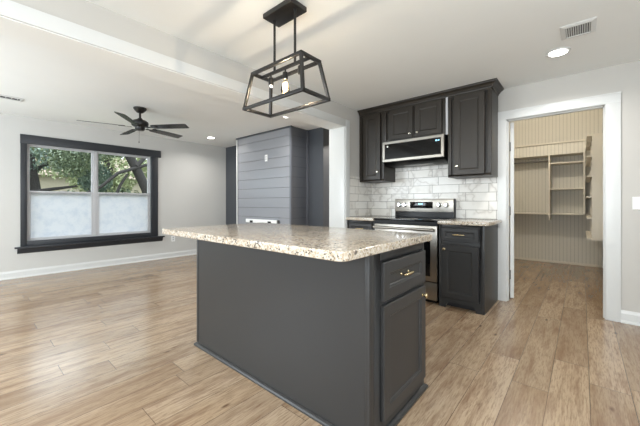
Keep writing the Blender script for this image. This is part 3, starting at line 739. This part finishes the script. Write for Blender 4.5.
for a, b_ in ((ty0+.02, 5.74), (5.76, 6.22), (6.24, ty1-.02)):
    for z in (.62, .89, 1.17, 1.44, 1.70, 1.97): MB().box(tx0-.05, tx1-.008, a+.001, b_-.001, z, z+.02).build('shelf', M['shelf'], th)
th = thing('closet_light', (-.55, 5.2, 2.92), 'round warm ceiling light inside the closet', 'ceiling light')
MB().lathe((-.55, 5.2, 3.019), (0, 0, -1), [(.10, 0), (.10, .015), (.09, .03)], 24).build('lamp_base', M['white'], th, smooth=True)
MB().lathe((-.55, 5.2, 2.989), (0, 0, -1), [(.088, 0), (.085, .02), (.06, .05), (.002, .062)], 24).build('diffuser', M['lamp'], th, smooth=True)
cl = bpy.data.lights.new('closet_lamp', 'POINT'); cl.energy = 46; cl.color = (1, .90, .76); cl.shadow_soft_size = .08
c_o = bpy.data.objects.new('closet_lamp', cl); COL.objects.link(c_o); c_o.location = (-.55, 5.2, 2.86)

# ------------------------------------------------------------------ garden outside the window
struct(MB().box(-40, -6.5, -20, 30, -.45, -.35).build('ground', M['grass']))
def tree(name, base, trunk_pts, trunk_r, branches, blobs, leafm, nleaf, label, group, bark='bark', ls=.05):
    th = thing(name, base, label, 'tree', group)
    m_ = MB().tube(trunk_pts, trunk_r, 12)
    for pts, rr in branches: m_.tube(pts, rr, 8)
    m_.build('trunk', M[bark], th, smooth=True)
    m_ = MB()
    for _ in range(nleaf):
        cx, cy, cz, rx, ry, rz = random.choice(blobs)
        while True:
            p_ = Vector([random.uniform(-1, 1) for _ in range(3)])
            if .3 < p_.length < 1: break
        c_ = Vector((cx+p_.x*rx, cy+p_.y*ry, cz+p_.z*rz))
        a_ = Vector([random.gauss(0, 1) for _ in range(3)]).normalized(); b_ = a_.orthogonal().normalized()
        L_ = ls*random.uniform(.6, 1.3)
        i0 = len(m_.v); m_.v += [tuple(c_-a_*L_), tuple(c_+b_*L_*.42), tuple(c_+a_*L_), tuple(c_-b_*L_*.42)]; m_.f.append((i0, i0+1, i0+2, i0+3))
    m_.build('foliage', M[leafm], th)
G = 'garden trees seen through the window'
tree('oak_tree', (-10.2, 3.5, -.35), [(-10.2, 3.6, -.4), (-10.2, 3.75, .9), (-10.2, 3.62, 1.5), (-10.2, 3.35, 2.1), (-10.2, 3.05, 2.7), (-10.2, 2.6, 3.8)], [.20, .17, .14, .13, .12, .09],
     [([(-10.1, 1.9, 1.25), (-10.0, 2.4, 1.55), (-10.0, 2.8, 1.95), (-10.1, 3.3, 2.15), (-10.1, 3.8, 2.35)], [.03, .04, .045, .05, .04]),
      ([(-10.1, 2.75, 1.2), (-10.0, 2.85, 1.6), (-10.0, 3.05, 1.95)], [.05, .04, .03]), ([(-10.1, 3.3, 2.2), (-10.4, 4.2, 3.2)], [.07, .04])],
     [(-10.8, 4.0, 3.4, .8, 1.0, .7), (-10.9, 2.6, 2.9, .7, .8, .55), (-11, 4.4, 1.6, .5, .5, .6), (-10.8, 1.9, 2.3, .5, .5, .5)], 'leaf1', 7000, 'oak tree with forked leaning trunk behind the right window pane', G)
tree('oak_tree', (-12, 1.3, -.35), [(-12, 1.2, -.4), (-12, 1.3, 1.2), (-12, 1.15, 2.4), (-12, .9, 3.8)], [.2, .16, .13, .08],
     [([(-11.8, .9, 1.35), (-11.7, 1.6, 1.5), (-11.7, 2.2, 1.62)], [.06, .05, .03]), ([(-12, 1.2, 2.0), (-11.8, 2.0, 2.6)], [.06, .03])],
     [(-12, 1.2, 2.7, .8, .9, .7), (-12.2, 2.3, 2.5, .6, .7, .6), (-12, .6, 1.9, .6, .6, .4), (-12.3, 2.8, 1.9, .5, .5, .5)], 'leaf2', 9000, 'leafy tree behind the left window pane', G)
tree('shade_tree', (-15, 3.9, -.35), [(-15, 3.9, -.4), (-15, 3.9, 2.0), (-15, 3.7, 4.6)], [.22, .18, .1], [],
     [(-15, 2.3, 2.9, 1.0, 1.2, .9), (-15, 4.4, 2.8, 1.0, 1.1, .9), (-15, 5.8, 2.5, .9, .9, 1.0), (-14.8, 3.6, 1.9, .7, 1.2, .45), (-14.8, 1.3, 3.2, .7, .7, .6)], 'leaf3', 6500, 'yellow green tree in the distance behind the other trees', G, ls=.085)
tree('hedge_shrub', (-13.6, 2.2, -.35), [(-13.6, 2.2, -.4), (-13.6, 2.2, 1.0)], [.08, .05], [],
     [(-13.6, 1.0, .9, .5, .8, .7), (-13.6, 2.4, .8, .5, .9, .75), (-13.6, 4.0, .9, .5, 1.0, .8), (-13.6, 5.4, .9, .5, .8, .8)], 'leaf1', 2600, 'low green hedge below the trees in the garden', None, ls=.10)
th = thing('house', (-24, 4.5, -.35), 'pale tan house far behind the trees', 'house')
MB().box(-27, -22, 1.0, 8.0, -.4, 2.6).build('wall', M['siding'], th)
MB().prism([(-27.4, .6, 2.6), (-21.6, .6, 2.6), (-24.5, .6, 4.2)], (0, 7.8, 0)).build('roof', M['roof'], th)
